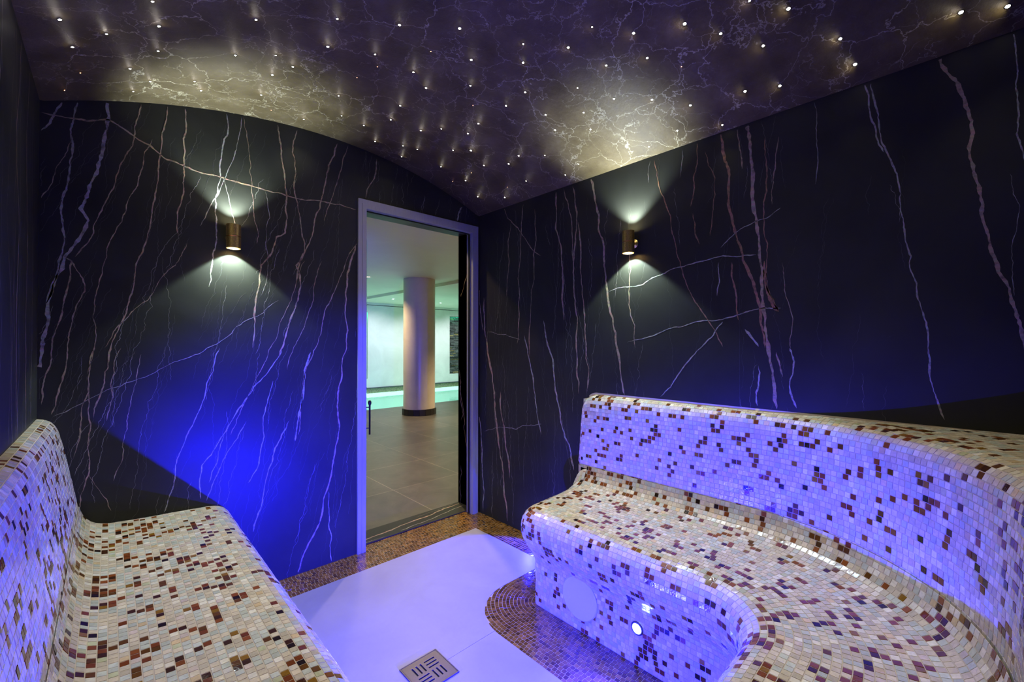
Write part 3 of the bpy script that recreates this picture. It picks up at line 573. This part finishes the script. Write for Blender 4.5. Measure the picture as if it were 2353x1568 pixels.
sweep(mb, Path([('L', (.36, .60), (.36, 2.27), (1, 0))]), [(.0, .0012), (.035, .0012)], rf, 'floor', flip=True, pitch=.0187)
structure(mb.build('floor_mosaic_border', [GROUT_F, TILE]))

# ---------------------------------------------------------------- floor drain
DRX, DRY, DS = .889, 1.397, .081
dr = empty('floor_drain', (DRX, DRY, .0035)); tag(dr, 'square stainless steel floor drain with slots in a pinwheel pattern', 'drain')
mb = MB()
sl = []   # slots as (u0,v0,u1,v1) in units of the square, u to +x, v to -y
for k in (-.11, 0, .11): sl.append((.676-.14, .32+k-.02, .676+.14, .32+k+.02)); sl.append((.315-.14, .689+k-.02, .315+.14, .689+k+.02))
for k in (-.11, 0, .11): sl.append((.331+k-.02, .331-.14, .331+k+.02, .331+.14)); sl.append((.669+k-.02, .678-.14, .669+k+.02, .678+.14))
us = sorted(set([.03, .97]+[q for s in sl for q in (s[0], s[2])])); vsn = sorted(set([.03, .97]+[q for s in sl for q in (s[1], s[3])]))
X = lambda u: (u-.5)*2*DS; Y = lambda v: -(v-.5)*2*DS
def isslot(u, v): return any(s[0] < u < s[2] and s[1] < v < s[3] for s in sl)
for i in range(len(us)-1):
    for j in range(len(vsn)-1):
        u0, u1, v0, v1 = us[i], us[i+1], vsn[j], vsn[j+1]
        if not isslot((u0+u1)/2, (v0+v1)/2):
            mb.add([(X(u0), Y(v1), .0048), (X(u1), Y(v1), .0048), (X(u1), Y(v0), .0048), (X(u0), Y(v0), .0048)], [(0, 1, 2, 3)])
for s in sl:
    a, b_, c_, d_ = X(s[0]), X(s[2]), Y(s[3]), Y(s[1])
    mb.add([(a, c_, .0048), (b_, c_, .0048), (b_, d_, .0048), (a, d_, .0048), (a, c_, .0008), (b_, c_, .0008), (b_, d_, .0008), (a, d_, .0008)],
           [(0, 4, 5, 1), (1, 5, 6, 2), (2, 6, 7, 3), (3, 7, 4, 0)])
mb.build('grate', STEEL, dr)
mb = MB(); mb.box((X(.03), Y(.97), .0002), (X(.97), Y(.03), .0007)); mb.build('sump_shade', DARK, dr)  # dark plate close under the slots, its colour stands in for shade
mb = MB()
for a, b_ in (((-DS, -DS), (DS, -DS+.0035)), ((-DS, DS-.0035), (DS, DS)), ((-DS, -DS+.0035), (-DS+.0035, DS-.0035)), ((DS-.0035, -DS+.0035), (DS, DS-.0035))):
    mb.box((a[0], a[1], -.001), (b_[0], b_[1], .0055))
mb.build('frame', STEEL, dr)

# ---------------------------------------------------------------- doorway
FX0, FX1, FZ = 1.073, 1.986, 2.12
dw = empty('door_1', ((FX0+FX1)/2, YA, 0)); structure(dw)
def dpart(name, mb_, m_, par=dw, label=None, recalc=False):
    o_ = mb_.build(name, m_, par, recalc=recalc)
    if par is dw: o_.location = (-dw.location[0], -dw.location[1], 0)
    if label: o_['label'] = label
    return o_
mb = MB(); FW = .05; y_0, y_1 = YA-.012, YA+.062
def ring(x0, x1, z1, wd, ya, yb):
    """three mitred legs of a frame"""
    for poly_ in ([(x0, 0), (x0+wd, 0), (x0+wd, z1-wd*1.1), (x0, z1)], [(x1, 0), (x1, z1), (x1-wd, z1-wd*1.1), (x1-wd, 0)], [(x0, z1), (x0+wd, z1-wd*1.1), (x1-wd, z1-wd*1.1), (x1, z1)]):
        mb.prism(poly_, 1, ya, yb)
ring(FX0, FX1, FZ, .024, y_0, y_1); ring(FX0+.0255, FX1-.0255, FZ-.0265, FW-.0255, y_0-.0015, y_1); ring(FX0+.020, FX1-.020, FZ-.02, .008, y_0+.0015, y_1)
dpart('frame', mb, ALU, recalc=True)
mb = MB(); mb.box((FX1-FW-.010, YA+.02, .004), (FX1-FW-.0045, YA+.034, FZ-.06)); mb.box((FX0+FW+.0045, YA+.02, .004), (FX0+FW+.008, YA+.034, FZ-.06)); mb.box((FX0+FW+.01, YA+.02, FZ-.062), (FX1-FW-.011, YA+.034, FZ-.056)); dpart('seal', mb, SEAL)
# open glass leaf swung out into the pool hall
HX, HY = 1.140, 2.545; ang = math.atan2(.655, .318); LL = .75
leaf = empty('leaf', (0, 0, 0)); leaf.parent = dw; leaf.location = (HX-dw.location[0], HY-dw.location[1], 0); leaf.rotation_euler = (0, 0, ang)
mb = MB(); mb.box((0.002, -.004, .012), (LL-.002, .004, 2.045)); mb.build('glass_pane', GLASS, leaf)
mb = MB(); mb.box((-.0005, -.0042, .012), (.002, .0042, 2.045)); mb.box((LL-.002, -.0042, .012), (LL, .0042, 2.045)); mb.box((0.002, -.0042, 2.045), (LL-.002, .0042, 2.047)); o_ = mb.build('glass_edge', GLASSEDGE, leaf); o_['label'] = 'green polished edge of the glass'
mb = MB(); mb.lathe([(.0001, .55), (.007, .55), (.007, .775), (.012, .785), (.013, .80), (.009, .812), (.0001, .814)], 16, 0, (LL-.06, -.028, 0)); mb.lathe([(.004, -.028), (.004, .0)], 10, 0, (LL-.06, 0, .60), 1); mb.lathe([(.004, -.028), (.004, .0)], 10, 0, (LL-.06, 0, .76), 1)
o_ = mb.build('handle', simple('dark_bronze', (.05, .045, .04), .35, .8), leaf); o_['label'] = 'dark vertical pull handle'
for z in (.35, 1.75):
    mb = MB(); mb.box((-.012, -.010, z-.035), (.045, .010, z+.035)); mb.build('hinge', STEEL, leaf)
# stone sill
mb = MB(); mb.box((1.10, 2.548, -.10), (XR+.02, 2.731, .008))
pS = lambda u, v: (u, v, .0086); kS = lambda u, v: 1.12 < u < 2.0 and 2.55 < v < 2.729
for i, (w_, pts) in enumerate([(.011, [(1.12, 2.60), (1.3, 2.615), (1.5, 2.645), (1.7, 2.655), (2.0, 2.70)]), (.005, [(1.4, 2.57), (1.6, 2.585), (1.75, 2.61), (2.0, 2.64)]), (.003, [(1.12, 2.69), (1.25, 2.72)]), (.003, [(1.6, 2.69), (1.8, 2.705), (1.95, 2.72)]), (.003, [(1.12, 2.57), (1.3, 2.56)])]):
    add_vein(mb, pts, w_, 't' if i == 0 else 'g', pS, kS, 700+i, .04)
structure(mb.build('door_sill', [MARBLE, VEIN]))

# ---------------------------------------------------------------- wall lights
def sconce(x, y, z, rz, label):
    """axis 55 mm off the wall; local -y points into the room"""
    root = empty('wall_light', (x, y, z), rz); tag(root, label, 'lamp', 'brass up and down wall lights')
    R_ = .031; h = .057
    mb = MB()
    for pr_ in ([(R_, -h), (R_, -.002)], [(R_, .002), (R_, h)], [(R_-.003, h), (R_-.003, -h)]): mb.lathe(pr_, 48, 0, (0, -.056, 0))
    for pr_ in ([(R_-.003, -h), (R_, -h)], [(R_, h), (R_-.003, h)], [(R_, -.002), (R_-.002, -.002)], [(R_-.002, .002), (R_, .002)], [(R_-.0018, -.002), (R_-.0018, .002)]): mb.lathe(pr_, 48, 0, (0, -.056, 0), smooth=False)
    mb.build('tube', BRASS, root)
    mb = MB(); mb.lathe([(R_-.0018, -.0014), (R_-.0008, -.0014), (R_-.0008, .0014), (R_-.0018, .0014)], 48, 0, (0, -.056, 0)); o_ = mb.build('joint_ring', simple('copper_ring', (.75, .34, .14), .25, 1), root, recalc=True); o_['label'] = 'copper coloured joint ring'
    mb = MB(); mb.lathe([(.0001, -.028), (.012, -.028), (.012, -.002), (.024, -.002), (.024, .0), (.0001, 0)], 32, 0, (0, 0, 0), 1); mb.build('wall_bracket', BRASS, root, recalc=True)
    for s in (1, -1):
        rc = .007 if s > 0 else .026
        mb = MB(); mb.lathe([(.0001, s*(h-rc)), (R_-.0032, s*(h-rc))], 32, 0, (0, -.056, 0)); mb.build('lamp_lens', emit('sconce_lens', (1, .93, .80), 45), root)
        ld = bpy.data.lights.new('beam', 'SPOT'); ld.energy = SCONCE_W*(1 if s < 0 else 1.25); ld.color = (.70, .90, 1.0) if s < 0 else (.70, .84, 1.0); ld.spot_size = math.radians(106 if s < 0 else 100); ld.spot_blend = .3 if s < 0 else .65; ld.shadow_soft_size = .004
        lo = bpy.data.objects.new('beam', ld); C.objects.link(lo); lo.parent = root; lo.location = (0, -.056, h+.001 if s > 0 else -(h-.024)); lo.rotation_euler = (0 if s < 0 else math.pi, 0, 0)
    return root
sconce(.434, YA, 1.768, 0, 'brass cylinder wall light on the dark marble wall left of the doorway')
sconce(XR, 1.182, 1.775, -H, 'brass cylinder wall light on the right marble wall above the curved bench')

# ---------------------------------------------------------------- starry ceiling lights
DIM = emit('faint_star_lens', (1, .45, .2), 6)
def star_mesh(r0, mat):
    m_ = MB(); m_.lathe([(r0*1.0, .0), (r0*.96, -.0008), (r0*.55, -.0018), (.0001, -.0022)], 8, 0)
    m_.lathe([(r0*1.02, .0005), (r0*1.5, .0004), (r0*1.45, -.0012), (r0*1.02, -.0010)], 10, 1)
    me_o = m_.build('tmp', [mat, STEEL], recalc=True); me_ = me_o.data; bpy.data.objects.remove(me_o); me_.name = 'star_light'; return me_
cache = {}
SD = []
for k_ in (.45, 1.0, 1.8):
    ld = bpy.data.lights.new('star_beam', 'SPOT'); ld.energy = STAR_W*k_; ld.color = (1, .92, .72); ld.spot_size = math.radians(102); ld.spot_blend = 1.0; ld.shadow_soft_size = .004; SD.append(ld)
# the vault goes on above the camera: its lights there stand outside the photograph but light the near seats
rs = np.random.default_rng(3); k_ = 0
while k_ < 16:
    x, y = rs.uniform(.0, 1.8), rs.uniform(-.05, .8); dep = .687*x+.727*y
    if dep < .05 or 784-978*(arch_z(x)-CAM_H)/dep < -60: STARS.append((x, y, 1.6)); k_ += 1
for x, y, b_ in STARS:
    key = round(b_*4)/4
    if key not in cache: cache[key] = star_mesh(.0013+.0017*key, STAR if key > .6 else DIM)
    o_ = bpy.data.objects.new('star_light', cache[key]); C.objects.link(o_)
    z = arch_z(x); nrm = Vector((CX-x, 0, ZC-z)).normalized()
    o_.location = Vector((x, y, z)); o_.rotation_euler = (-nrm).to_track_quat('Z', 'Y').to_euler()
    if b_ > .6:
        lo = bpy.data.objects.new('beam', SD[min(2, int(b_))]); C.objects.link(lo); lo.parent = o_; lo.location = (0, 0, -.006)
        lo.rotation_euler = (0, 0, 0)
    side = 'left slope' if x < .55 else ('right slope' if x > 1.3 else 'crown')
    run = 'by the doorway wall' if y > 1.75 else ('mid room' if y > .95 else 'near end of room')
    size_ = 'faint orange' if b_ <= .6 else ('small white' if b_ < 1.35 else ('bright white' if b_ < 1.95 else 'very bright white'))
    tag(o_, '%s star light on the %s of the vault, %s' % (size_, side, run), 'lamp', 'star lights scattered over the ceiling')

# ---------------------------------------------------------------- pool hall beyond the doorway
HX0, HX1, HY0, HY1 = -1.2, 10.2, YA+TH, 10.74; PE = 7.76
mb = MB(); mb.box((HX0, HY0-.0, -.14), (HX1, PE, 0)); structure(mb.build('floor_pool_hall', HALLF))
mb = MB(); mb.box((HX0, HY0, 2.42), (4.6, HY1, 2.55)); mb.box((4.6, HY0, 2.36), (HX1, HY1, 2.55)); structure(mb.build('ceiling_pool_hall', HCEIL))
mb = MB()
P1 = (3.70, 4.93); P2 = (7.54, 8.80); PZ = (.346, 2.107)
xs_ = [HX0, P1[0], P1[1], P2[0], P2[1], HX1]
for i in range(5):
    if i in (1, 3): mb.box((xs_[i], HY1, .10), (xs_[i+1], HY1+.15, PZ[0])); mb.box((xs_[i], HY1, PZ[1]), (xs_[i+1], HY1+.15, 2.45)); mb.box((xs_[i], HY1+.12, PZ[0]), (xs_[i+1], HY1+.15, PZ[1]))
    else: mb.box((xs_[i], HY1, .10), (xs_[i+1], HY1+.15, 2.45))
structure(mb.build('wall_pool_hall_back', HWALL))
mb = MB(); mb.box((HX0, HY1-.004, 2.285), (HX1, HY1-.0005, 2.297)); structure(mb.build('trim_1', SEAL))
mb = MB(); mb.box((HX0, HY1-.02, .085), (HX1, HY1+.01, .105)); structure(mb.build('trim_2', simple('dark_edge_profile', (.03, .03, .06), .3)))
mb = MB(); mb.box((HX0-.1, XR and HY0, -.6), (HX0, HY1, 2.5)); structure(mb.build('wall_pool_hall_left', HWALL))
mb = MB(); mb.box((HX1, HY0, -.6), (HX1+.1, HY1, 2.5)); structure(mb.build('wall_pool_hall_right', HWALL))
mb = MB(); mb.box((XR+.1, HY0-.1, 0), (HX1, HY0, 2.45)); mb.box((HX0, HY0-.1, 0), (XL-.1, HY0, 2.45)); structure(mb.build('wall_pool_hall_front', HWALL))
# pool basin, water, waterline mosaic
mb = MB(); mb.box((HX0, PE, -.8), (HX1, HY1, -.7)); mb.box((HX0, PE-.03, -.7), (HX1, PE, -.14)); structure(mb.build('floor_pool_basin', POOLF))
mb = MB(); mb.box((HX0, HY1, -.05), (HX1, HY1+.1, .10)); structure(mb.build('wall_pool_edge', POOLM))
mb = MB(); mb.box((HX0, HY1, -.7), (HX1, HY1+.1, -.05)); structure(mb.build('wall_pool_lining', POOLF))
mb = MB(); mb.add([(HX0, PE+.001, -.036), (HX1, PE+.001, -.036), (HX1, HY1-.001, -.036), (HX0, HY1-.001, -.036)], [(0, 1, 2, 3)]); o_ = mb.build('pool_water', WATER); tag(o_, kind='structure')
# column
col = empty('column', (4.063, 6.73, 0)); tag(col, 'round cream column with a black tiled foot standing by the pool', 'column')
mb = MB(); mb.lathe([(.28, .108), (.28, 2.419)], 64); mb.build('shaft', PEARL, col)
mb = MB(); k = 18
for i in range(k):
    a0 = 2*math.pi*i/k+.006; a1 = 2*math.pi*(i+1)/k-.006
    p_ = [(.303*math.cos(a0), .303*math.sin(a0)), (.303*math.cos(a1), .303*math.sin(a1)), (.28*math.cos(a1), .28*math.sin(a1)), (.28*math.cos(a0), .28*math.sin(a0))]
    mb.prism(p_, 2, .001, .108)
o_ = mb.build('foot', BLACKT, col, recalc=True); o_['label'] = 'ring of black tiles at the foot'
# stacked slate panels
def slate(x0, x1, name_label, seed):
    r = np.random.default_rng(seed); mb = MB(); z = PZ[0]
    while z < PZ[1]-.004:
        h_ = min(r.uniform(.015, .035), PZ[1]-z); x = x0
        while x < x1-.004:
            w_ = min(r.uniform(.08, .28), x1-x); d_ = r.uniform(.01, .05); c_ = r.choice([.06, .09, .13, .16])
            t_ = (c_*1.9, c_*1.5, c_*.6) if r.random() < .04 else (c_, c_*1.05, c_)
            mb.box((x+.001, HY1+.12-d_, z+.001), (x+w_-.001, HY1+.12, z+h_-.001), 0, t_); x += w_
        z += h_
    o_ = mb.build('slate_panel', SLATE); tag(o_, name_label, 'wall panel', 'slate panels in the pool hall wall')
    ld = bpy.data.lights.new('niche_strip', 'AREA'); ld.shape = 'RECTANGLE'; ld.size = x1-x0-.04; ld.size_y = .02; ld.energy = 4; ld.color = (.05, 1, .55)
    lo = bpy.data.objects.new('niche_strip', ld); C.objects.link(lo); lo.location = ((x0+x1)/2, HY1+.04, PZ[1]-.01)
slate(P2[0], P2[1], 'dark stacked stone panel lit green at the right of the pool hall wall', 1)
slate(P1[0], P1[1], 'stacked stone panel lit teal seen as a sliver by the left door jamb', 2)
# ceiling downlights
def downlight(x, y, z, label, w_, col, size=120, aim=None):
    root = empty('downlight', (x, y, z)); tag(root, label, 'lamp', 'round downlights in the pool hall ceiling')
    mb = MB(); mb.lathe([(.032, -.001), (.045, -.001), (.046, -.004), (.034, -.006), (.032, -.003)], 32); mb.build('trim_ring', WHITEP, root, recalc=True)
    mb = MB(); mb.lathe([(.0001, -.002), (.032, -.002)], 24); mb.build('lens', emit('downlight_lens', col, 25), root)
    ld = bpy.data.lights.new('beam', 'SPOT'); ld.energy = w_; ld.color = col; ld.spot_size = math.radians(size); ld.spot_blend = .8; ld.shadow_soft_size = .03
    lo = bpy.data.objects.new('beam', ld); C.objects.link(lo); lo.parent = root; lo.location = (0, 0, -.008)
    if aim: lo.rotation_euler = Vector(aim).to_track_quat('-Z', 'Y').to_euler()
WARM = (1, .74, .48); COOL = (.84, .88, 1)
downlight(1.45, 3.05, 2.42, 'warm ceiling downlight just outside the doorway', HALL_W*.3, WARM, 140)
downlight(2.35, 3.65, 2.42, 'warm ceiling downlight between the doorway and the column', HALL_W*1.3, WARM)
downlight(3.25, 7.06, 2.42, 'bright warm downlight left of the column by the door jamb', HALL_W*1.1, WARM)
downlight(5.6, 5.2, 2.36, 'warm ceiling downlight right of the column', HALL_W*3.2, WARM)
downlight(5.03, 9.54, 2.36, 'cool downlight over the pool left of the column', HALL_W*.7, COOL, 120, (0, .45, -1))
downlight(6.42, 9.56, 2.36, 'cool downlight over the pool right of the column', HALL_W*.7, COOL, 120, (0, .45, -1))
downlight(7.81, 9.58, 2.36, 'cool downlight over the pool beside the stone panel', HALL_W*.7, COOL, 120, (0, .45, -1))
# underwater light strip along the far pool edge
strip = empty('pool_light_strip', (5.5, HY1-.03, -.10)); tag(strip, 'bright turquoise light strip under the water at the far pool edge', 'lamp')
mb = MB(); mb.box((-4, -.01, -.05), (4, .028, .055)); mb.build('diffuser', emit('turquoise_strip', (.72, 1, .88), 2.2), strip)
ld = bpy.data.lights.new('underwater', 'AREA'); ld.shape = 'RECTANGLE'; ld.size = 8; ld.size_y = .2; ld.energy = 62; ld.color = (.80, 1, .88)  # unseen lamp added at the near pool edge to brighten the far lining
lo = bpy.data.objects.new('underwater', ld); C.objects.link(lo); lo.location = (5.5, PE+.03, -.35); lo.rotation_euler = Vector((0, 1, -.1)).to_track_quat('-Z', 'Y').to_euler()
